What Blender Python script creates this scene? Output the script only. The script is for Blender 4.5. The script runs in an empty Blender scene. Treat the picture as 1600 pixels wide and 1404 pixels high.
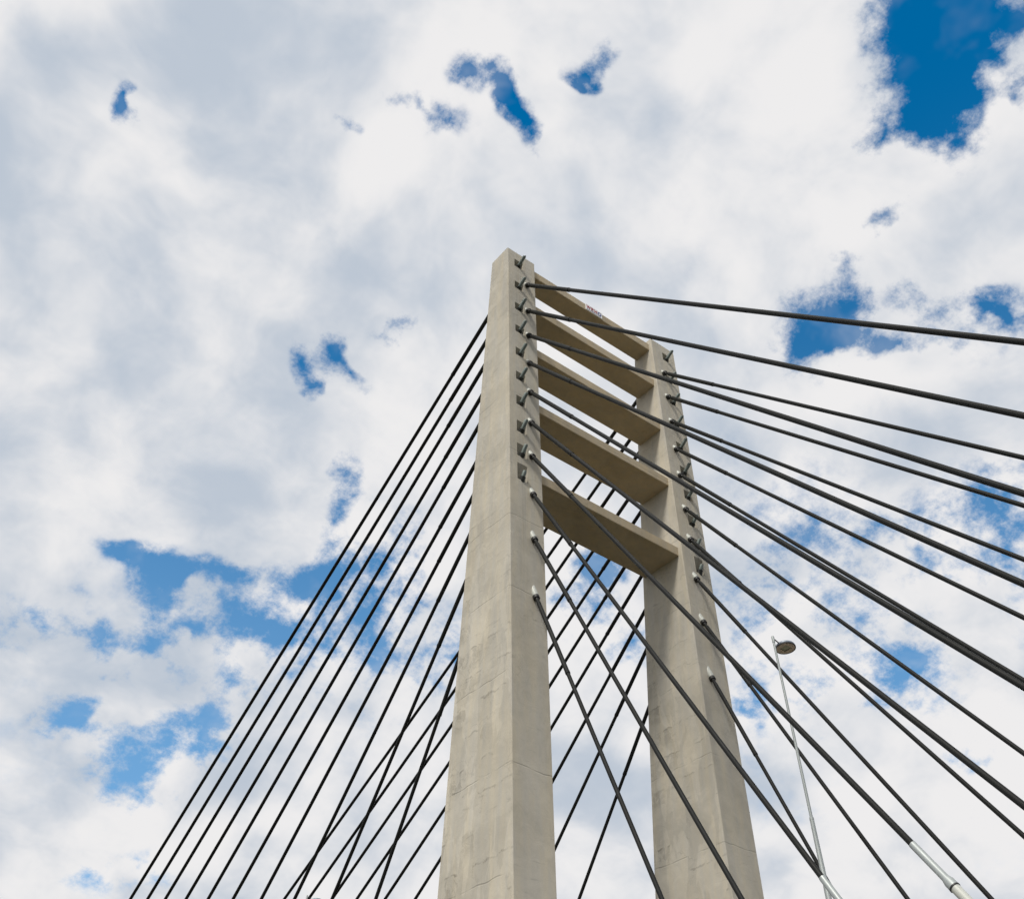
import bpy, bmesh, math, random
from mathutils import Vector, Matrix, Quaternion

random.seed(7)
scene = bpy.context.scene
col = scene.collection
PI = math.pi

# ------------------------------------------------------------------ camera
CAM_R = Vector((0.789279379, -0.613741906, 0.018945570))
CAM_U = Vector((-0.423356733, -0.521575237, 0.740762005))
CAM_F = Vector((0.444755145, 0.592688911, 0.671500347))
CAM_C = Vector((-22.20522, -24.20668, 1.59854))
FPX = 1704.38                                # focal length for a picture 1600 wide
cam_data = bpy.data.cameras.new('camera')
cam_data.sensor_fit = 'HORIZONTAL'
cam_data.sensor_width = 36.0
cam_data.lens = 36.0 * FPX / 1600.0
cam_data.clip_start = 0.1
cam_data.clip_end = 20000.0
cam = bpy.data.objects.new('camera', cam_data)
cam.matrix_world = Matrix(((CAM_R.x, CAM_U.x, -CAM_F.x, CAM_C.x),
                           (CAM_R.y, CAM_U.y, -CAM_F.y, CAM_C.y),
                           (CAM_R.z, CAM_U.z, -CAM_F.z, CAM_C.z),
                           (0, 0, 0, 1)))
col.objects.link(cam)
scene.camera = cam

# ------------------------------------------------------------------ sun direction
SUN_DIR = Vector((-0.58, -0.21, 0.77)).normalized()      # from the ground towards the sun
SUN_EL = math.asin(SUN_DIR.z)
SUN_AZ = math.atan2(SUN_DIR.x, SUN_DIR.y)

# ------------------------------------------------------------------ node helpers
class NT:
    def __init__(self, tree):
        self.t = tree
        self.n = tree.nodes
        self.l = tree.links
    def new(self, typ, **kw):
        nd = self.n.new(typ)
        for k, v in kw.items():
            setattr(nd, k, v)
        return nd
    def put(self, sock, v):
        if isinstance(v, bpy.types.NodeSocket):
            self.l.new(v, sock)
        elif v is not None:
            sock.default_value = v
    def math(self, op, a, b=None, c=None, clamp=False):
        nd = self.new('ShaderNodeMath', operation=op, use_clamp=clamp)
        for s, v in zip(nd.inputs, (a, b, c)):
            self.put(s, v)
        return nd.outputs[0]
    def vec(self, op, a, b=None, c=None, scale=None):
        nd = self.new('ShaderNodeVectorMath', operation=op)
        for s, v in zip(nd.inputs, (a, b, c)):
            self.put(s, v)
        if scale is not None:
            self.put(nd.inputs['Scale'], scale)
        return nd
    def noise(self, v, scale, detail=6, rough=0.5, dist=0.0, lac=2.0, dims='3D'):
        nd = self.new('ShaderNodeTexNoise', noise_dimensions=dims)
        self.put(nd.inputs['Vector'], v)
        nd.inputs['Scale'].default_value = scale
        nd.inputs['Detail'].default_value = detail
        nd.inputs['Roughness'].default_value = rough
        nd.inputs['Lacunarity'].default_value = lac
        nd.inputs['Distortion'].default_value = dist
        return nd
    def smooth(self, v, a, b, x=0.0, y=1.0):
        nd = self.new('ShaderNodeMapRange', interpolation_type='SMOOTHSTEP')
        self.put(nd.inputs['Value'], v)
        nd.inputs['From Min'].default_value = a
        nd.inputs['From Max'].default_value = b
        nd.inputs['To Min'].default_value = x
        nd.inputs['To Max'].default_value = y
        return nd.outputs[0]
    def mix(self, f, a, b, mode='MIX'):
        nd = self.new('ShaderNodeMix', data_type='RGBA', blend_type=mode)
        nd.clamp_factor = True
        self.put(nd.inputs[0], f)
        self.put(nd.inputs[6], a)
        self.put(nd.inputs[7], b)
        return nd.outputs[2]

def rgb(r, g, b):
    return (r, g, b, 1.0)

# ------------------------------------------------------------------ world: clear sky with a broken cloud layer
# The cloud layer is laid out on a level sheet overhead: (u, v) = horizontal direction / height.
DOME = 0.55                                  # the layer curves down to the horizon
def sky_dir(px, py):
    d = CAM_R * ((px - 800.0) / FPX) + CAM_U * ((702.0 - py) / FPX) + CAM_F
    return d.normalized()
def sky_uv(px, py):
    d = sky_dir(px, py)
    return Vector((d.x / (d.z + DOME), d.y / (d.z + DOME)))

# openings in the cloud layer: bearing of the centre, half axes, turn, strength
GAPS = [
    (220, 1085, 200, 110, -15, 0.12), (590, 1010, 100, 110, 0, 0.17), (1380, 1030, 230, 130, 20, 0.19), (1500, 830, 130, 70, 0, 0.14), (1490, 90, 90, 100, 0, 0.34),
    (1180, 960, 90, 160, 0, 0.13),
    (193, 170, 10.1, 15.6, 10, 1.16), (203, 190, 14.7, 8.28, 15, 1.16), (535, 188, 13.8, 10.1, 0, 0.73), (655, 175, 34, 10, 18, 0.79),
    (732, 124, 22.1, 15.6, 10, 1.21), (778, 112, 14.7, 12.9, 0, 1.00), (796, 152, 13.8, 23.9, -15, 1.31), (822, 192, 12, 31.3, -12, 1.10),
    (933, 104, 10.1, 18.4, 30, 0.76), (905, 118, 16.6, 7.36, 0, 0.46), (1462, 48, 55, 60, 10, 1.46), (1442, 115, 36, 55, -5, 1.38),
    (1472, 172, 28, 22, 20, 1.20), (1408, 40, 16, 24, 0, 0.77), (1520, 55, 26, 34, 20, 0.82), (1592, 8, 22, 14, 0, 0.77),
    (1375, 198, 14, 22, 20, 0.95), (1595, 150, 12, 18, 0, 0.60), (1372, 345, 18, 17, 0, 1.10), (1402, 332, 16, 26, 15, 0.70),
    (1322, 415, 14, 22, -30, 0.66), (1292, 520, 34, 26, 20, 1.59), (1250, 548, 22, 20, -30, 1.10), (1395, 530, 58, 15, 8, 1.26),
    (1328, 485, 20, 16, -30, 1.10), (1412, 474, 18, 20, 0, 0.66), (1470, 488, 22, 16, -20, 0.72), (1572, 498, 34, 22, 15, 1.32),
    (1532, 488, 18, 16, 0, 0.99), (532, 540, 18.4, 20.2, 10, 1.21), (550, 572, 8.28, 23.9, -25, 1.00), (473, 576, 12.9, 16.6, 0, 1.21),
    (482, 604, 8.28, 12.9, 10, 0.95), (620, 507, 22.1, 12, 0, 0.79), (530, 724, 20, 16, 0, 0.68), (560, 766, 15, 20, 0, 0.64),
    (531, 812, 9, 18, 15, 0.68), (202, 854, 17, 10, 0, 0.48), (305, 888, 46, 13, 8, 1.06), (248, 922, 18, 26, 40, 1.01),
    (350, 910, 20, 16, 20, 0.70), (262, 872, 20, 12, 30, 0.62), (545, 905, 56, 26, -35, 1.00), (500, 908, 26, 20, 0, 1.00),
    (565, 962, 46, 32, -30, 0.70), (628, 1035, 62, 32, 20, 0.70), (690, 1055, 26, 30, 0, 0.67), (20, 978, 38, 20, -5, 0.97),
    (132, 985, 13, 30, -20, 0.84), (152, 1012, 15, 12, 0, 0.74), (228, 1014, 46, 17, -8, 1.20), (282, 990, 32, 12, -10, 0.84),
    (400, 975, 42, 26, 10, 0.88), (432, 925, 20, 20, 0, 0.53), (425, 1004, 30, 16, 20, 0.62), (365, 1075, 22, 18, 0, 0.60),
    (128, 1108, 30, 16, -20, 0.90), (152, 1090, 22, 10, -15, 0.80), (110, 1128, 26, 12, 0, 0.70), (306, 1122, 42, 20, 0, 0.74),
    (262, 1160, 56, 26, -15, 0.70), (212, 1205, 28, 34, 20, 0.85), (232, 1240, 24, 20, 0, 0.74), (195, 1362, 48, 18, 0, 0.44),
    (1510, 800, 56, 14, -12, 0.37), (1575, 772, 30, 36, 0, 0.39), (1572, 862, 28, 28, 0, 0.42), (1362, 828, 44, 16, 10, 0.40),
    (1498, 884, 20, 16, 0, 0.54), (1440, 850, 46, 11, 8, 0.37), (1165, 962, 34, 16, 10, 0.40), (1150, 1106, 52, 10, -12, 0.63),
    (1390, 1055, 26, 24, 20, 0.66), (1412, 1030, 22, 16, 0, 0.60), (1268, 1050, 32, 13, 10, 0.50), (1330, 1095, 40, 14, 20, 0.40),
    (1490, 1172, 44, 16, 10, 0.57), (1515, 1200, 20, 15, 0, 0.50), (918, 882, 30, 18, 0, 0.90), (905, 925, 24, 30, 0, 0.60),
    (985, 1002, 30, 18, 10, 0.90),
]
# broad grey and broad bright reaches of the layer (bearing, half axes, turn, amount; minus = thick and grey)
TONES = [
    (20, 330, 60, 200, 10, -.40), (230, 100, 160, 40, 10, -.22), (150, 20, 60, 30, 0, .3), (520, 70, 120, 40, 10, -.25), (330, 250, 240, 60, -12, .5),
    (560, 280, 220, 60, -8, .5), (830, 260, 120, 120, 0, .55), (590, 390, 200, 40, 5, -.3), (330, 480, 170, 60, 10, -.25), (420, 600, 160, 80, 20, -.3),
    (120, 640, 130, 100, 0, .25), (640, 650, 70, 90, 0, .35), (1060, 100, 100, 60, 0, -.15), (980, 60, 90, 60, 0, .3), (1290, 120, 80, 90, 0, .4),
    (1120, 300, 260, 60, 0, .2), (950, 410, 120, 80, 0, -.25), (1180, 420, 90, 50, 0, .35), (1400, 620, 180, 60, 5, .45), (1500, 300, 80, 60, 0, .25),
    (1000, 640, 200, 200, 0, -.2), (330, 760, 160, 70, 0, -.2), (90, 1290, 130, 90, 0, .35), (520, 1110, 120, 50, 20, .35), (1480, 1250, 130, 90, 0, .25),
]

world = bpy.data.worlds.new('World')
scene.world = world
world.use_nodes = True
w = NT(world.node_tree)
w.n.clear()

def field(items, uvw, grow):
    total = None
    for px, py, rx, ry, ang, s in items:
        a = math.radians(ang)
        c = sky_uv(px, py)
        e1 = sky_uv(px + rx * math.cos(a), py + rx * math.sin(a)) - c
        e2 = sky_uv(px - ry * math.sin(a), py + ry * math.cos(a)) - c
        # principal axes of the ellipse on the sheet
        A, B, C_ = e1.x ** 2 + e2.x ** 2, e1.x * e1.y + e2.x * e2.y, e1.y ** 2 + e2.y ** 2
        th = 0.5 * math.atan2(2 * B, A - C_)
        m = (A + C_) / 2; q = math.hypot((A - C_) / 2, B)
        mp = w.new('ShaderNodeMapping', vector_type='TEXTURE')
        w.put(mp.inputs['Vector'], uvw)
        mp.inputs['Location'].default_value = (c.x, c.y, 0)
        mp.inputs['Rotation'].default_value = (0, 0, th)
        mp.inputs['Scale'].default_value = (grow * math.sqrt(m + q), grow * math.sqrt(max(m - q, 1e-9)), 1)
        g = w.new('ShaderNodeTexGradient', gradient_type='QUADRATIC_SPHERE')
        w.l.new(mp.outputs[0], g.inputs[0])
        total = w.math('MULTIPLY', g.outputs['Fac'], s) if total is None else w.math('MULTIPLY_ADD', g.outputs['Fac'], s, total)
    return total

tc = w.new('ShaderNodeTexCoord')
sep = w.new('ShaderNodeSeparateXYZ')
w.l.new(tc.outputs['Generated'], sep.inputs[0])
zc = w.math('ADD', w.math('MAXIMUM', sep.outputs[2], 0.0), DOME)
u_ = w.math('DIVIDE', sep.outputs[0], zc)
v_ = w.math('DIVIDE', sep.outputs[1], zc)
cmb = w.new('ShaderNodeCombineXYZ')
w.put(cmb.inputs[0], u_); w.put(cmb.inputs[1], v_); cmb.inputs[2].default_value = 0.0
UV = cmb.outputs[0]
# ragged edges: shift the sheet by noise before reading it
def shift(src, uv, scale, detail, rough, amt):
    nz = w.noise(uv, scale, detail, rough, dims='2D')
    d = w.vec('SUBTRACT', nz.outputs['Color'], (0.5, 0.5, 0.5)).outputs[0]
    return w.vec('MULTIPLY_ADD', d, (amt, amt, 0.0), src).outputs[0]
UVS = shift(UV, UV, 6.0, 3, 0.55, 0.055)          # slow roll of the masses
UVW = shift(UV, UV, 17.0, 3, 0.52, 0.040)       # frayed edges
# where the openings are
gap = field(GAPS, UVW, 3.3)
# thickness of the layer: whole away from the openings, curdled and frayed around them
fb = w.noise(UVS, 9.0, 7, 0.60, dims='2D')
fine = w.noise(UV, 34.0, 5, 0.66, dims='2D')
near = w.smooth(gap, 0.0, 0.22, 0.22, 1.0)
n_ = w.math('MULTIPLY', w.math('SUBTRACT', fb.outputs['Fac'], 0.5), 3.3)
n_ = w.math('MULTIPLY_ADD', w.math('SUBTRACT', fine.outputs['Fac'], 0.5), 2.3, n_)
T = w.math('MULTIPLY_ADD', gap, -1.0, 1.10)
T = w.math('MULTIPLY_ADD', n_, near, T)
alpha = w.smooth(T, -0.10, 1.02)
# faint threads of cloud across the openings
alpha = w.math('MAXIMUM', alpha, w.math('MULTIPLY', w.smooth(w.noise(UVS, 13.0, 4, 0.6, dims='2D').outputs['Fac'], 0.45, 0.80), 0.24))
# thin high veil that thickens towards the horizon
veil = w.smooth(sep.outputs[2], 0.25, 0.85, 0.32, 0.0)
# relief: the side of each billow towards the sun is brighter than the side away from it
off = Vector((SUN_DIR.x, SUN_DIR.y, 0)).normalized() * 0.040
ra = w.noise(UVS, 7.0, 5, 0.56, dims='2D')
rb = w.noise(w.vec('ADD', UVS, (off.x, off.y, 0)).outputs[0], 7.0, 5, 0.56, dims='2D')
relief = w.math('SUBTRACT', ra.outputs['Fac'], rb.outputs['Fac'])
vor = w.new('ShaderNodeTexVoronoi', feature='SMOOTH_F1', voronoi_dimensions='2D')
w.put(vor.inputs['Vector'], shift(UVS, UV, 14.0, 2, 0.5, 0.035))
vor.inputs['Scale'].default_value = 8.5
vor.inputs['Detail'].default_value = 1.0
vor.inputs['Roughness'].default_value = 0.5
vor.inputs['Smoothness'].default_value = 0.45
puff = w.math('SUBTRACT', 0.38, vor.outputs['Distance'])
big = w.noise(UVS, 3.1, 3, 0.5, dims='2D')
tone = field(TONES, UVS, 2.6)
sh = w.math('MULTIPLY_ADD', relief, 2.8, 0.93)
sh = w.math('MULTIPLY_ADD', w.math('SUBTRACT', big.outputs['Fac'], 0.5), 1.5, sh)
sh = w.math('MULTIPLY_ADD', puff, 1.15, sh)
sh = w.math('MULTIPLY_ADD', tone, 0.50, sh)
sh = w.math('MULTIPLY_ADD', w.math('SUBTRACT', fb.outputs['Fac'], 0.5), 0.7, sh)
sh = w.smooth(sh, -0.42, 1.28)
cloud = w.mix(sh, rgb(0.535, 0.60, 0.69), rgb(0.90, 0.89, 0.893))
# clear sky
sky = w.new('ShaderNodeTexSky', sky_type='NISHITA')
sky.sun_disc = False
sky.sun_elevation = SUN_EL
sky.sun_rotation = SUN_AZ
sky.altitude = 300.0
sky.air_density = 1.0
sky.dust_density = 0.35
sky.ozone_density = 2.0
bg_sky = w.new('ShaderNodeBackground')
hs = w.new('ShaderNodeHueSaturation')
hs.inputs['Saturation'].default_value = 1.52
hs.inputs['Hue'].default_value = 0.49
hs.inputs['Value'].default_value = 1.12
w.l.new(sky.outputs[0], hs.inputs['Color'])
hazy = w.mix(veil, hs.outputs[0], rgb(4.2, 5.6, 7.0))
w.l.new(hazy, bg_sky.inputs['Color'])
bg_sky.inputs['Strength'].default_value = 0.145
bg_cloud = w.new('ShaderNodeBackground')
w.l.new(cloud, bg_cloud.inputs['Color'])
bg_cloud.inputs['Strength'].default_value = 0.95
mixs = w.new('ShaderNodeMixShader')
w.put(mixs.inputs[0], alpha)
w.l.new(bg_sky.outputs[0], mixs.inputs[1])
w.l.new(bg_cloud.outputs[0], mixs.inputs[2])
wo = w.new('ShaderNodeOutputWorld')
w.l.new(mixs.outputs[0], wo.inputs['Surface'])
world.cycles.sampling_method = 'MANUAL'
world.cycles.sample_map_resolution = 512

# ------------------------------------------------------------------ sun seen through thin cloud
sun_data = bpy.data.lights.new('sun', 'SUN')
sun_data.energy = 3.0
sun_data.angle = math.radians(10.0)
sun_data.color = (1.0, 0.95, 0.86)
sun = bpy.data.objects.new('sun', sun_data)
sun.rotation_euler = SUN_DIR.to_track_quat('Z', 'Y').to_euler()
sun.location = (-40, -30, 80)
col.objects.link(sun)

# ------------------------------------------------------------------ exposure
vs = scene.view_settings
vs.view_transform = 'Standard'
vs.look = 'None'
vs.exposure = 0.0
vs.gamma = 1.0
vs.use_curve_mapping = False
scene.cycles.use_adaptive_sampling = True
scene.cycles.adaptive_threshold = 0.02
scene.cycles.adaptive_min_samples = 8
scene.cycles.max_bounces = 6
scene.cycles.diffuse_bounces = 4

# ------------------------------------------------------------------ materials
def material(name):
    m = bpy.data.materials.new(name)
    m.use_nodes = True
    t = NT(m.node_tree)
    t.n.clear()
    o = t.new('ShaderNodeOutputMaterial')
    b = t.new('ShaderNodeBsdfPrincipled')
    t.l.new(b.outputs[0], o.inputs['Surface'])
    return m, t, b

def concrete(name, tone, patchy=1.0):
    m, t, b = material(name)
    geo = t.new('ShaderNodeNewGeometry')
    P = geo.outputs['Position']
    sp = t.new('ShaderNodeSeparateXYZ'); t.l.new(P, sp.inputs[0])
    # broad clouding of the pour, then streaks that run down the form, then fine grain
    n1 = t.noise(P, 0.45, 5, 0.55, 0.4).outputs['Fac']
    vs_ = t.vec('MULTIPLY', P, (3.2, 3.2, 0.28)).outputs[0]
    n2 = t.noise(vs_, 1.0, 6, 0.6, 0.2).outputs['Fac']
    n3 = t.noise(P, 38.0, 4, 0.6).outputs['Fac']
    n4 = t.noise(P, 2.4, 7, 0.62, 0.8).outputs['Fac']
    v = t.math('MULTIPLY_ADD', t.math('SUBTRACT', n1, 0.5), 0.55, 1.0)
    v = t.math('MULTIPLY_ADD', t.math('SUBTRACT', n2, 0.5), 0.34, v)
    v = t.math('MULTIPLY_ADD', t.math('SUBTRACT', n3, 0.5), 0.16, v)
    v = t.math('MULTIPLY_ADD', t.math('SUBTRACT', n4, 0.5), 0.36, v)
    # trowelled repairs on the broad faces: rough blocks in courses about a metre high
    wob = t.noise(P, 1.9, 4, 0.6)
    wv_ = t.vec('MULTIPLY', t.vec('SUBTRACT', wob.outputs['Color'], (.5, .5, .5)).outputs[0], (0.0, 0.55, 0.42)).outputs[0]
    Pw = t.vec('ADD', P, wv_).outputs[0]
    sw = t.new('ShaderNodeSeparateXYZ'); t.l.new(Pw, sw.inputs[0])
    cy = t.math('DIVIDE', sw.outputs[1], 0.74); cz = t.math('DIVIDE', sw.outputs[2], 1.02)
    fy = t.math('FRACT', cy); fz = t.math('FRACT', cz)
    idv = t.new('ShaderNodeCombineXYZ')
    t.put(idv.inputs[0], t.math('FLOOR', cy)); t.put(idv.inputs[1], t.math('FLOOR', cz))
    wn = t.new('ShaderNodeTexWhiteNoise', noise_dimensions='2D'); t.l.new(idv.outputs[0], wn.inputs['Vector'])
    cell = t.new('ShaderNodeSeparateColor'); t.l.new(wn.outputs['Color'], cell.inputs[0])
    inside = t.math('MULTIPLY', t.math('MULTIPLY', t.smooth(fy, 0.06, 0.14), t.smooth(fy, 0.80, 0.92, 1.0, 0.0)),
                    t.math('MULTIPLY', t.smooth(fz, 0.05, 0.45), t.smooth(fz, 0.86, 0.93, 1.0, 0.0)))
    side = t.math('ABSOLUTE', t.vec('DOT_PRODUCT', geo.outputs['True Normal'], (1, 0, 0)).outputs['Value'])
    back = t.smooth(sp.outputs[1], -0.9, 0.9, 0.25, 1.0)
    lowmask = t.math('MULTIPLY', side, t.smooth(sp.outputs[2], 17.0, 27.0, 1.0, 0.38))
    pm = t.math('MULTIPLY', t.math('MULTIPLY', t.smooth(cell.outputs[0], 0.25, 0.6), back), t.smooth(n4, 0.40, 0.56))
    rim = inside
    v = t.math('MULTIPLY_ADD', t.math('MULTIPLY', t.math('MULTIPLY', inside, pm), lowmask), -0.22 * patchy, v)
    edge = t.math('MULTIPLY', t.smooth(t.math('ABSOLUTE', t.math('SUBTRACT', fz, 0.90)), 0.012, 0.045, 1.0, 0.0), t.smooth(cell.outputs[1], 0.3, 0.5))
    edge = t.math('MULTIPLY', edge, t.smooth(n4, 0.44, 0.58))
    v = t.math('MULTIPLY_ADD', t.math('MULTIPLY', edge, lowmask), -0.24 * patchy, v)
    # paler skim coat, in tall uneven strips
    skim = t.smooth(t.noise(t.vec('MULTIPLY', P, (1.0, 1.3, 0.35)).outputs[0], 1.0, 4, 0.55, 0.6).outputs['Fac'], 0.50, 0.535)
    v = t.math('MULTIPLY_ADD', t.math('MULTIPLY', skim, lowmask), 0.11 * patchy, v)
    # level scuffs along the board lines
    sl = t.new('ShaderNodeMapping'); t.put(sl.inputs['Vector'], P)
    sl.inputs['Rotation'].default_value = (math.radians(-7), 0, 0)
    sl.inputs['Scale'].default_value = (1.1, 1.5, 9.0)
    scf = t.noise(sl.outputs[0], 1.0, 5, 0.62, 0.5).outputs['Fac']
    scm = t.math('MULTIPLY', t.smooth(scf, 0.60, 0.72), t.smooth(n1, 0.40, 0.58))
    v = t.math('MULTIPLY_ADD', scm, -0.20 * patchy, v)
    # rain and grease streaks below the rows of anchor pockets and anchor pipes
    ax_ = t.math('ABSOLUTE', sp.outputs[0])
    frontm = t.smooth(t.vec('DOT_PRODUCT', geo.outputs['True Normal'], (0, -1, 0)).outputs['Value'], 0.5, 0.9)
    row = t.math('MAXIMUM', t.smooth(t.math('ABSOLUTE', t.math('SUBTRACT', ax_, 4.40)), 0.10, 0.26, 1.0, 0.0),
                 t.smooth(t.math('ABSOLUTE', t.math('SUBTRACT', ax_, 4.0)), 0.05, 0.16, 0.8, 0.0))
    drip = t.noise(t.vec('MULTIPLY', P, (16.0, 1.0, 0.42)).outputs[0], 1.0, 4, 0.6).outputs['Fac']
    drip = t.math('MULTIPLY', t.math('MULTIPLY', t.smooth(drip, 0.44, 0.66), row), t.math('MULTIPLY', frontm, t.smooth(sp.outputs[2], 16.0, 27.0)))
    v = t.math('MULTIPLY_ADD', drip, -0.12, v)
    # lift joints of the formwork and hairline cracks
    zz = t.math('MULTIPLY_ADD', t.math('SUBTRACT', t.noise(P, 1.3, 3, 0.5).outputs['Fac'], 0.5), 0.20, sp.outputs[2])
    ph = t.math('PINGPONG', t.math('SUBTRACT', zz, 12.55), 1.53)
    jl = t.smooth(ph, 0.006, 0.028, 1.0, 0.0)
    jm = t.smooth(t.noise(P, 0.8, 2, 0.5).outputs['Fac'], 0.42, 0.60)
    jl = t.math('MULTIPLY', jl, jm)
    cv = t.new('ShaderNodeTexVoronoi', feature='DISTANCE_TO_EDGE')
    cwv = t.vec('MULTIPLY', t.vec('SUBTRACT', t.noise(P, 2.2, 5, 0.65).outputs['Color'], (.5, .5, .5)).outputs[0], (0.9, 0.9, 0.9)).outputs[0]
    t.put(cv.inputs['Vector'], t.vec('ADD', P, cwv).outputs[0]); cv.inputs['Scale'].default_value = 0.62
    cr = t.smooth(cv.outputs['Distance'], 0.002, 0.013, 1.0, 0.0)
    crm = t.math('MULTIPLY', cr, t.smooth(t.noise(P, 0.55, 2, 0.5).outputs['Fac'], 0.50, 0.62))
    v = t.math('MULTIPLY_ADD', jl, -0.22, v)
    v = t.math('MULTIPLY_ADD', crm, -0.17, v)
    # pinholes
    ph_ = t.new('ShaderNodeTexVoronoi', feature='F1'); t.put(ph_.inputs['Vector'], P); ph_.inputs['Scale'].default_value = 7.0
    pin = t.math('MULTIPLY', t.smooth(ph_.outputs['Distance'], 0.05, 0.10, 1.0, 0.0), t.smooth(n2, 0.5, 0.6))
    v = t.math('MULTIPLY_ADD', pin, -0.22, v)
    v = t.math('MAXIMUM', v, 0.35)
    warmth = t.mix(t.smooth(n2, 0.35, 0.68), rgb(*tone), rgb(tone[0] * 1.0, tone[1] * 0.965, tone[2] * 0.89))
    colr = t.vec('SCALE', warmth, scale=v).outputs[0]
    t.l.new(colr, b.inputs['Base Color'])
    b.inputs['Roughness'].default_value = 0.88
    b.inputs['Specular IOR Level'].default_value = 0.25
    h = t.math('MULTIPLY_ADD', n3, 0.25, t.math('MULTIPLY', n4, 0.8))
    h = t.math('MULTIPLY_ADD', jl, -0.8, h)
    h = t.math('MULTIPLY_ADD', t.math('MULTIPLY', rim, t.math('MULTIPLY', pm, side)), -0.5, h)
    bp = t.new('ShaderNodeBump'); bp.inputs['Strength'].default_value = 0.35; bp.inputs['Distance'].default_value = 0.03
    t.put(bp.inputs['Height'], h)
    t.l.new(bp.outputs[0], b.inputs['Normal'])
    return m

def simple(name, color, rough=0.5, metal=0.0, var=0.15, scale=6.0, stretch=(1, 1, 1), spec=0.5):
    m, t, b = material(name)
    geo = t.new('ShaderNodeNewGeometry')
    P = t.vec('MULTIPLY', geo.outputs['Position'], stretch).outputs[0]
    n = t.noise(P, scale, 6, 0.6, 0.3).outputs['Fac']
    n2 = t.noise(P, scale * 0.2, 3, 0.5).outputs['Fac']
    v = t.math('MULTIPLY_ADD', t.math('SUBTRACT', n, 0.5), 2 * var, 1.0)
    v = t.math('MULTIPLY_ADD', t.math('SUBTRACT', n2, 0.5), 1.4 * var, v)
    c = t.vec('SCALE', color[:3], scale=v).outputs[0]
    t.l.new(c, b.inputs['Base Color'])
    b.inputs['Metallic'].default_value = metal
    b.inputs['Specular IOR Level'].default_value = spec
    r = t.math('MULTIPLY_ADD', t.math('SUBTRACT', n, 0.5), 0.3, rough, clamp=True)
    t.put(b.inputs['Roughness'], r)
    return m

M_CONC = concrete('pylon_concrete', (0.465, 0.44, 0.385), 1.15)
M_BEAM = concrete('beam_concrete', (0.44, 0.375, 0.275), 0.5)
M_CABLE = simple('black_polyethylene', (0.013, 0.014, 0.0135), 0.6, 0, 0.25, 1.5, spec=0.17)
M_COLLAR = simple('black_rubber', (0.012, 0.012, 0.012), 0.55, 0, 0.2, 8.0)
M_GALV = simple('galvanised_steel', (0.36, 0.39, 0.39), 0.5, 0.35, 0.07, 4.0, spec=0.4)
M_PIPE = simple('pale_zinc_pipe', (0.50, 0.515, 0.48), 0.55, 0.1, 0.14, 8.0, spec=0.3)
M_STUB = simple('weathered_zinc', (0.18, 0.215, 0.205), 0.5, 0.35, 0.3, 9.0)
M_STUBDARK = simple('grease_dark_steel', (0.035, 0.038, 0.036), 0.5, 0.3, 0.3, 9.0)
M_WHITE = simple('white_sheet', (0.84, 0.85, 0.86), 0.5, 0, 0.05, 5.0)
M_RED = simple('red_paint', (0.33, 0.02, 0.04), 0.5, 0, 0.05, 9.0)
M_BLUE = simple('blue_paint', (0.012, 0.03, 0.22), 0.45, 0, 0.08, 9.0)
M_LAMPTOP = simple('lamp_grey', (0.26, 0.30, 0.36), 0.4, 0.2, 0.05, 3.0)
M_LAMPRIM = simple('lamp_dark', (0.03, 0.03, 0.035), 0.5, 0, 0.1, 9.0)
M_LAMPFACE = simple('lamp_diffuser', (0.80, 0.68, 0.60), 0.6, 0, 0.04, 4.0, spec=0.2)
M_LAMPMOD = simple('lamp_module', (0.55, 0.56, 0.46), 0.6, 0, 0.04, 4.0, spec=0.2)
M_GROUND = simple('dry_grass_ground', (0.065, 0.06, 0.037), 0.95, 0, 0.35, 0.4, spec=0.1)
M_ASPHALT = simple('asphalt', (0.06, 0.058, 0.055), 0.9, 0, 0.25, 4.0, spec=0.2)
M_DECK = concrete('deck_concrete', (0.19, 0.175, 0.145), 0.4)

# ------------------------------------------------------------------ mesh helpers
def link(name, bm, mat, parent=None, smooth=None):
    bmesh.ops.recalc_face_normals(bm, faces=bm.faces[:])
    me = bpy.data.meshes.new(name)
    bm.to_mesh(me); bm.free()
    me.materials.append(mat)
    if smooth is not None:
        for p in me.polygons:
            p.use_smooth = True
        me.set_sharp_from_angle(angle=math.radians(smooth))
    o = bpy.data.objects.new(name, me)
    col.objects.link(o)
    if parent is not None:
        o.parent = parent
    return o

def empty(name, loc, label=None, cat=None, group=None):
    o = bpy.data.objects.new(name, None)
    o.empty_display_size = 0.3
    o.location = loc
    col.objects.link(o)
    tag(o, label, cat, group)
    return o

def tag(o, label=None, cat=None, group=None, kind=None):
    if label: o['label'] = label
    if cat: o['category'] = cat
    if group: o['group'] = group
    if kind: o['kind'] = kind
    return o

def box(bm, a, b):
    (x0, y0, z0), (x1, y1, z1) = a, b
    vs_ = [bm.verts.new(p) for p in ((x0, y0, z0), (x1, y0, z0), (x1, y1, z0), (x0, y1, z0),
                                      (x0, y0, z1), (x1, y0, z1), (x1, y1, z1), (x0, y1, z1))]
    for f in ((0, 3, 2, 1), (4, 5, 6, 7), (0, 1, 5, 4), (1, 2, 6, 5), (2, 3, 7, 6), (3, 0, 4, 7)):
        bm.faces.new([vs_[i] for i in f])
    return vs_

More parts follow.
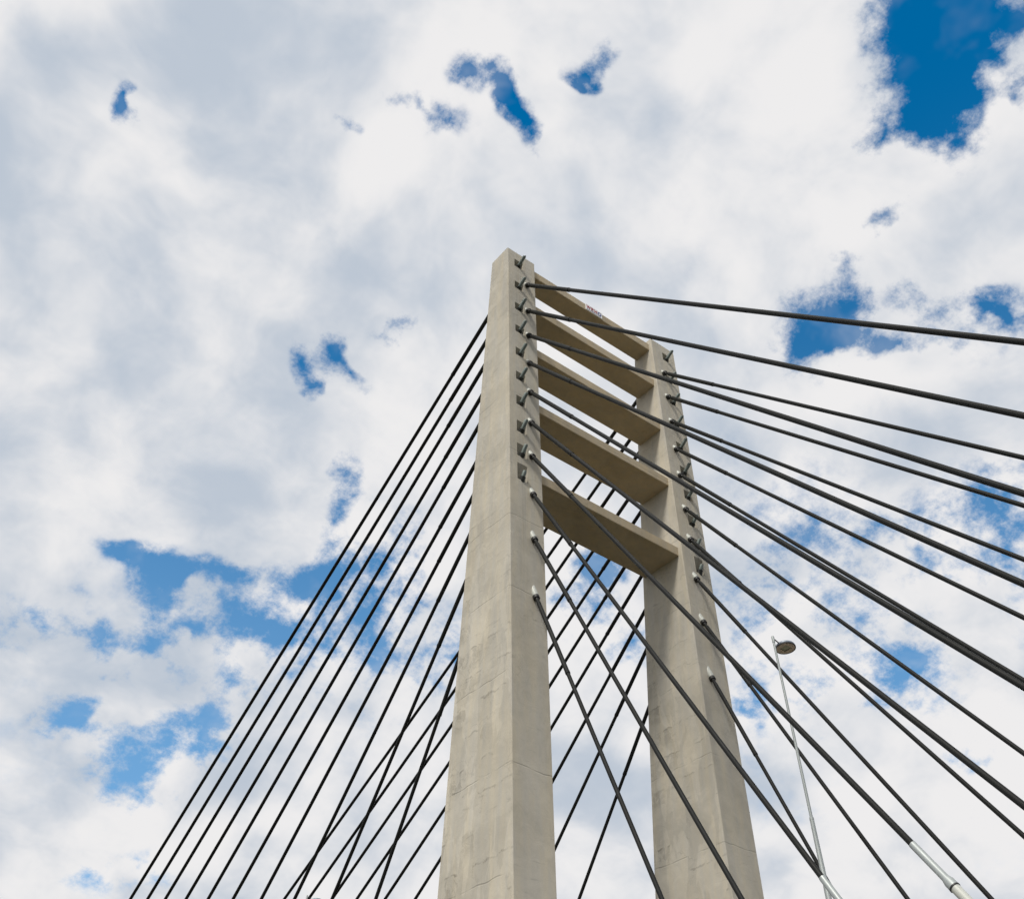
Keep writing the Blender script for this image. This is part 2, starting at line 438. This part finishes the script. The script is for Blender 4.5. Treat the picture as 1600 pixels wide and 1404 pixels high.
def lathe(bm, p0, axis, prof, seg=24, cap0=True, cap1=True):
    """prof: list of (distance along axis from p0, radius)"""
    axis = Vector(axis).normalized()
    ref = Vector((1, 0, 0)) if abs(axis.x) < 0.9 else Vector((0, 1, 0))
    e1 = axis.cross(ref).normalized(); e2 = axis.cross(e1)
    rings = []
    for s, r in prof:
        c = Vector(p0) + axis * s
        rings.append([bm.verts.new(c + (e1 * math.cos(2 * PI * k / seg) + e2 * math.sin(2 * PI * k / seg)) * r) for k in range(seg)])
    for a, b in zip(rings, rings[1:]):
        for k in range(seg):
            bm.faces.new((a[k], a[(k + 1) % seg], b[(k + 1) % seg], b[k]))
    if cap0: bm.faces.new(rings[0])
    if cap1: bm.faces.new(rings[-1])

# ------------------------------------------------------------------ ground and deck
bm = bmesh.new()
R = 4000
ringv = [bm.verts.new((R * math.cos(k * PI / 24), R * math.sin(k * PI / 24), 0)) for k in range(48)]
bm.faces.new(ringv)
tag(link('ground', bm, M_GROUND), kind='structure')

DECK = 7.2
bm = bmesh.new()
prof = [(-5.9, DECK + .25), (-5.45, DECK + .25), (-5.45, DECK), (5.45, DECK), (5.45, DECK + .25), (5.9, DECK + .25), (5.9, DECK - .45), (3.6, DECK - 1.2), (-3.6, DECK - 1.2), (-5.9, DECK - .45)]
rows = [[bm.verts.new((x, y, z)) for x, z in prof] for y in (-46, 78)]
for k in range(len(prof)):
    bm.faces.new((rows[0][k], rows[0][(k + 1) % len(prof)], rows[1][(k + 1) % len(prof)], rows[1][k]))
bm.faces.new(rows[0]); bm.faces.new(rows[1])
deck = tag(link('bridge_deck', bm, M_DECK), kind='structure')
bm = bmesh.new()
for x0, x1 in ((-3.2, -0.35), (0.35, 3.2)):
    vv = [bm.verts.new(p) for p in ((x0, -46, DECK + .006), (x1, -46, DECK + .006), (x1, 78, DECK + .006), (x0, 78, DECK + .006))]
    bm.faces.new(vv)
tag(link('road', bm, M_ASPHALT), kind='structure')

# ------------------------------------------------------------------ pylon
HT = 39.97
XO_T, XO_B, XI_T, XI_B = 4.9836, 4.9751, 3.4836, 3.4699
YF_T, YF_B = 0.5695, 2.2634
ZBASE = -0.6
def xo(z): return XO_B + (XO_T - XO_B) * z / HT
def xi(z): return XI_B + (XI_T - XI_B) * z / HT
def yf(z): return YF_B + (YF_T - YF_B) * z / HT
PX0, PX1 = 4.16, 4.62
# pockets in the front face: top and bottom height; slope of the cable that ends there
POCKETS = [(39.42, 38.93), (37.88, 37.43), (36.44, 35.99), (35.00, 34.58), (33.60, 33.16), (32.18, 31.73), (30.83, 30.34), (29.48, 28.91), (28.30, 27.68), (27.32, 26.54)]
BACK_S = [.565, .588, .615, .642, .683, .735, .817, .945, 1.169, 1.532]

def make_leg(sgn, parent):
    """sgn -1: near leg, +1: far leg. One closed mesh with square anchor pockets in its front face."""
    bm = bmesh.new()
    ch = 0.035
    zs = [ZBASE] + [4.0 * k for k in range(1, 7)]
    for a, b in POCKETS: zs += [a, b]
    zs += [HT - ch]
    zs = sorted(set(zs))
    rows = []
    for z in zs:
        o_, i_, f_ = xo(z), xi(z), yf(z)
        pts = [(i_ + ch, -f_), (PX0, -f_), (PX1, -f_), (o_ - ch, -f_), (o_, -f_ + ch), (o_, f_ - ch), (o_ - ch, f_), (i_ + ch, f_), (i_, f_ - ch), (i_, -f_ + ch)]
        rows.append([bm.verts.new((sgn * x, y, z)) for x, y in pts])
    n = 10
    for r in range(len(zs) - 1):
        zm = 0.5 * (zs[r] + zs[r + 1])
        pk = [k for k, (a, b) in enumerate(POCKETS) if b < zm < a]
        for k in range(n):
            q = (rows[r][k], rows[r][(k + 1) % n], rows[r + 1][(k + 1) % n], rows[r + 1][k])
            if k == 1 and pk:
                s = BACK_S[pk[0]]
                d = Vector((0, 1, -s)).normalized() * 0.58
                inn = [bm.verts.new(v.co + d) for v in q]
                for j in range(4):
                    bm.faces.new((q[j], q[(j + 1) % 4], inn[(j + 1) % 4], inn[j]))
                bm.faces.new(inn)
            else:
                bm.faces.new(q)
    # slightly chamfered top
    f_, o_, i_ = yf(HT), xo(HT), xi(HT)
    c2 = ch * 2
    pts = [(i_ + c2, -f_ + ch), (PX0, -f_ + ch), (PX1, -f_ + ch), (o_ - c2, -f_ + ch), (o_ - ch, -f_ + c2), (o_ - ch, f_ - c2), (o_ - c2, f_ - ch), (i_ + c2, f_ - ch), (i_ + ch, f_ - c2), (i_ + ch, -f_ + c2)]
    top = [bm.verts.new((sgn * x, y, HT)) for x, y in pts]
    for k in range(n):
        bm.faces.new((rows[-1][k], rows[-1][(k + 1) % n], top[(k + 1) % n], top[k]))
    bm.faces.new(top)
    bm.faces.new(rows[0])
    leg = link('leg', bm, M_CONC, parent)
    return leg

pylon = empty('bridge_pylon', (0, 0, 0), 'tall tapering concrete bridge pylon with two legs joined by five crossbeams', 'pylon')
legs = {}
for sgn in (-1, 1):
    legs[sgn] = make_leg(sgn, pylon)
legs[-1]['label'] = 'near concrete leg with weathered, patched outer face'
legs[1]['label'] = 'far concrete leg behind the cables'

# anchor stubs: capped ends of the rear cables that stand out of the pockets
STUB_L = [.50, .48, .48, .47, .47, .46, .44, .42, .38, .26]
for sgn in (-1, 1):
    for k, (a, b) in enumerate(POCKETS):
        s = BACK_S[k] * 1.12
        ax = Vector((0, -1, s)).normalized()
        z0 = b + 0.15
        p = Vector((sgn * 4.39, -yf(z0), z0)) - ax * 0.30
        L = 0.30 + STUB_L[k]
        bm = bmesh.new()
        lathe(bm, p, ax, [(0, .125), (.20, .125), (.20, .112), (.33, .112), (.33, .092), (.345, .088)], 20)
        base = link('anchor_socket', bm, M_STUBDARK, legs[sgn], 35)
        bm = bmesh.new()
        lathe(bm, p, ax, [(.30, .076), (L - .02, .076), (L, .066)], 20)
        # strand tails / grease nipple on the end cap
        side = ax.cross(Vector((1, 0, 0))).normalized()
        for q, ln in ((-0.035, .05), (0.03, .035)):
            lathe(bm, p + ax * (L - .01) + side * q + Vector((0.02, 0, 0)), ax, [(0, .014), (ln, .014)], 8)
        link('anchor_stub', bm, M_STUB, legs[sgn], 35)

# crossbeams
BZ = [39.277, 36.828, 34.024, 30.760, 27.0905]
BT = 0.4184
for k, z in enumerate(BZ):
    y0 = -(yf(z) - 0.18); y1 = yf(z) - 0.135
    X = xi(z) + 0.06
    bm = bmesh.new()
    c = 0.02
    prof = [(y0 + c, z), (y1 - c, z), (y1, z + c), (y1, z + BT - c), (y1 - c, z + BT), (y0 + c, z + BT), (y0, z + BT - c), (y0, z + c)]
    rws = [[bm.verts.new((x, y, zz)) for y, zz in prof] for x in (-X, X)]
    for j in range(8):
        bm.faces.new((rws[0][j], rws[0][(j + 1) % 8], rws[1][(j + 1) % 8], rws[1][j]))
    bm.faces.new(rws[0]); bm.faces.new(rws[1])
    link('crossbeam', bm, M_BEAM, pylon)

# ------------------------------------------------------------------ stay cables
ORD = ['topmost', 'second', 'third', 'fourth', 'fifth', 'sixth', 'seventh', 'eighth', 'ninth', 'lowest']
NF = [(38.75, 1.065), (37.125, 1.108), (35.672, 1.162), (34.128, 1.225), (32.626, 1.303), (31.154, 1.399), (29.697, 1.537), (28.183, 1.708), (26.618, 1.936), (24.96, 2.31)]
FF = [(38.616, 1.076), (37.14, 1.116), (35.683, 1.172), (34.154, 1.232), (32.812, 1.317), (31.128, 1.401), (29.811, 1.544), (28.2, 1.708), (26.698, 1.963), (25.112, 2.386)]
NBK = [(38.569, 0.565), (37.132, 0.589), (35.737, 0.616), (34.151, 0.646), (32.685, 0.688), (30.893, 0.731), (29.525, 0.814), (28.101, 0.945), (26.695, 1.164), (24.8, 1.532)]
FBK = [(38.773, 0.565), (37.138, 0.587), (35.722, 0.614), (34.128, 0.638), (32.606, 0.678), (31.273, 0.738), (29.759, 0.82), (28.212, 0.945), (26.923, 1.174), (25.237, 1.532)]
SPLAY = [.023, .024, .025, .027, .029, .031, .036, .043, .052, .065]

def stay_cable(k, z0, s, x0, a, ydir, label, group):
    """axis runs through (x0, 0, z0) with direction (a, ydir, -s) per metre along the bridge"""
    ax = Vector((a, ydir, -s)); unit = ax.length; ax = ax / unit
    # distance along the bridge where the axis leaves the leg
    t_face = 0.6
    for _ in range(20):
        t_face = yf(z0 - s * t_face)
    P = lambda t: Vector((x0 + a * t, ydir * t, z0 - s * t))
    t_end = (z0 - DECK) / s
    root = empty('stay_cable', P(t_end), label, 'cable', group)
    off = -P(t_end)
    rc = 0.076 - 0.0018 * k                      # the lower stays hold fewer strands
    A = lambda t: t * unit
    org = P(0) + off
    t_col = t_face + 0.10                        # end of the anchor pipe
    d_col = A(t_col)
    # anchor pipe out of the concrete
    bm = bmesh.new()
    lathe(bm, org, ax, [(A(t_face) - 0.42, .104), (d_col - .012, .104), (d_col, .098)], 28)
    link('anchor_pipe', bm, M_PIPE, root, 35)
    # rubber collar
    bm = bmesh.new()
    lathe(bm, org, ax, [(d_col - .03, .112), (d_col + .085, .112), (d_col + .10, .105), (d_col + .10, .075), (d_col + .16, .06)], 28)
    link('collar', bm, M_COLLAR, root, 35)
    # sleeve: short neck, wide tube, step
    d_j = A(t_face) + 4.05
    bm = bmesh.new()
    lathe(bm, org, ax, [(d_col + .05, .058), (d_col + .28, .058), (d_col + .34, rc + .011), (d_j - .10, rc + .011), (d_j - .10, rc + .016), (d_j, rc + .016), (d_j, rc)], 28)
    link('upper_sleeve', bm, M_CABLE, root, 35)
    # the long black tube
    d_low = A((z0 - (10.02 if k != 5 else 9.88)) / s)
    bm = bmesh.new()
    nseg = 6
    lathe(bm, org, ax, [(d_j - .15 + (d_low + .10 - d_j + .15) * j / nseg, rc) for j in range(nseg + 1)], 28)
    link('cable_tube', bm, M_CABLE, root, 35)
    # galvanised lower pipe with a swelling and a black seal
    d_end = A(t_end)
    low = [(d_low, rc + .002), (d_low, rc + .009), (d_low + .93, rc + .011), (d_low + 1.03, rc + .038), (d_low + 1.17, rc + .040), (d_low + 1.17, .02)]
    bm = bmesh.new()
    lathe(bm, org, ax, low, 28)
    link('lower_pipe', bm, M_GALV, root, 35)
    bm = bmesh.new()
    lathe(bm, org, ax, [(d_low + 1.165, .03), (d_low + 1.165, rc + .043), (d_low + 1.19, rc + .043), (d_low + 1.19, .03)], 28)
    link('seal', bm, M_COLLAR, root, 35)
    bm = bmesh.new()
    lathe(bm, org, ax, [(d_low + 1.18, rc + .028), (d_end + .05, rc + .028)], 28)
    link('guide_pipe', bm, M_PIPE, root, 35)
    return root

for k in range(10):
    o = ORD[k]
    stay_cable(k, *NF[k], -4.0, 0.0, -1, '%s of the ten black stay cables running right from the near pylon leg' % o, 'stay cables on the right of the near leg')
    stay_cable(k, *FF[k], 4.0, 0.0, -1, '%s of the ten black stay cables running right from the far pylon leg' % o, 'stay cables on the right of the far leg')
    stay_cable(k, *NBK[k], -4.39, SPLAY[k], 1, '%s of the ten black stay cables running down left behind the near leg' % o, 'stay cables on the left of the near leg')
    stay_cable(k, *FBK[k], 4.39, -SPLAY[k], 1, '%s of the ten black stay cables running down left behind the far leg' % o, 'stay cables on the left of the far leg')

# ------------------------------------------------------------------ small sign on the top crossbeam
SX0, SX1, SZ0, SZ1 = -0.42, 0.56, 39.33, 39.70
SY = -(yf(BZ[0]) - 0.18)
sign = empty('sign', ((SX0 + SX1) / 2, SY, SZ0), 'small white sign with red and blue lettering on the top crossbeam', 'sign')
def rel(o_):
    for v in o_.data.vertices:
        v.co -= sign.location
bm = bmesh.new()
box(bm, (SX0, SY - .03, SZ0), (SX1, SY - .002, SZ1))
rel(link('sign_board', bm, M_WHITE, sign))
def letter(ch, xc, wid, h, mat, z):
    cu = bpy.data.curves.new('letter', 'FONT')
    cu.body = ch; cu.size = 1.0; cu.extrude = 0.02; cu.offset = 0.035
    ob = bpy.data.objects.new('letter_tmp', cu); col.objects.link(ob)
    dg = bpy.context.evaluated_depsgraph_get()
    me = bpy.data.meshes.new_from_object(ob.evaluated_get(dg))
    bpy.data.objects.remove(ob)
    xs = [v.co.x for v in me.vertices]; ys = [v.co.y for v in me.vertices]
    for v in me.vertices:
        x = (v.co.x - min(xs)) / (max(xs) - min(xs)) - 0.5
        y = (v.co.y - min(ys)) / (max(ys) - min(ys))
        dep = v.co.z
        v.co = Vector((xc + x * wid, SY - .032 - dep * .25, z + y * h)) - sign.location
    me.materials.clear(); me.materials.append(mat)
    o = bpy.data.objects.new('letter', me); col.objects.link(o); o.parent = sign
    return o
for ch, xc, wd, mt in (('W', -0.255, .25, M_RED), ('B', -0.02, .16, M_RED), ('H', 0.175, .16, M_RED), ('O', 0.40, .22, M_BLUE)):
    letter(ch, xc, wd, .21, mt, 39.43)
bm = bmesh.new()
box(bm, (-0.36, SY - .036, 39.375), (0.48, SY - .031, 39.39))
rel(link('underline', bm, M_BLUE, sign))

# ------------------------------------------------------------------ street lamps on the deck
def street_lamp(base, top_z, lean, label):
    root = empty('street_lamp', base, label, 'street lamp', 'street lamps along the deck')
    h = top_z - base[2]
    root.rotation_euler = (lean, 0, 0)
    bm = bmesh.new()
    lathe(bm, (0, 0, 0), (0, 0, 1), [(0, .085), (h * .38, .072), (h * .38 + .03, .066), (h * .525, .055)], 24)
    link('lower_post', bm, M_GALV, root, 35)
    bm = bmesh.new()
    lathe(bm, (0, 0, 0), (0, 0, 1), [(h * .525, .058), (h * .525 + .06, .055), (h * .525 + .06, .040), (h - .19, .033)], 24)
    link('upper_post', bm, M_GALV, root, 35)
    bm = bmesh.new()
    lathe(bm, (0, 0, 0), (0, 0, 1), [(h - .20, .042), (h - .01, .042), (h, .036)], 24)
    link('post_cap', bm, M_GALV, root, 35)
    bm = bmesh.new()
    zc = h - .19
    lathe(bm, (0.03, 0, h - .07), (0.26, 0, -.075), [(0, .018), (.26, .018)], 12)
    link('arm', bm, M_LAMPRIM, root, 35)
    head_c = Vector((0.50, 0, zc))
    bm = bmesh.new()
    lathe(bm, head_c, (0, 0, 1), [(0.0, .270), (.03, .285), (.06, .283), (.09, .262), (.12, .21), (.14, .14), (.15, .02)], 40, False, True)
    head = link('lamp_head', bm, M_LAMPTOP, root, 50)
    bm = bmesh.new()
    lathe(bm, head_c, (0, 0, 1), [(-.022, .272), (-.022, .296), (.012, .298), (.026, .288)], 40, False, False)
    link('rim', bm, M_LAMPRIM, head, 35)
    # underside plate with a square recess that holds the light module
    hs_ = 0.115
    bm = bmesh.new()
    outer, inner = [], []
    for k in range(40):
        a = 2 * PI * k / 40
        cx, cy = math.cos(a), math.sin(a)
        outer.append(bm.verts.new((head_c.x + .275 * cx, .275 * cy, zc - .015)))
        f = hs_ / max(abs(cx), abs(cy))
        inner.append(bm.verts.new((head_c.x + f * cx, f * cy, zc - .015)))
    for k in range(40):
        bm.faces.new((outer[k], outer[(k + 1) % 40], inner[(k + 1) % 40], inner[k]))
    link('diffuser', bm, M_LAMPFACE, head)
    bm = bmesh.new()
    q = [(head_c.x - hs_, -hs_), (head_c.x + hs_, -hs_), (head_c.x + hs_, hs_), (head_c.x - hs_, hs_)]
    lo = [bm.verts.new((x, y, zc - .0152)) for x, y in q]; hi = [bm.verts.new((x, y, zc + .028)) for x, y in q]
    for k in range(4):
        bm.faces.new((lo[k], lo[(k + 1) % 4], hi[(k + 1) % 4], hi[k]))
    link('recess_wall', bm, M_LAMPRIM, head)
    bm = bmesh.new()
    box(bm, (head_c.x - hs_ + .002, -hs_ + .002, zc + .0), (head_c.x + hs_ - .002, hs_ - .002, zc + .024))
    link('light_module', bm, M_LAMPMOD, head)
    return root

LEAN = math.atan2(-0.38, 7.56)
dz = 18.89 - DECK
street_lamp((0, -7.36 + dz * math.tan(LEAN), DECK), 18.89, LEAN, 'tall galvanised street lamp with a round flat head among the right hand cables')
street_lamp((0, 19.35, DECK), 18.89, 0.0, 'street lamp whose round head just shows at the bottom edge below the left cables')
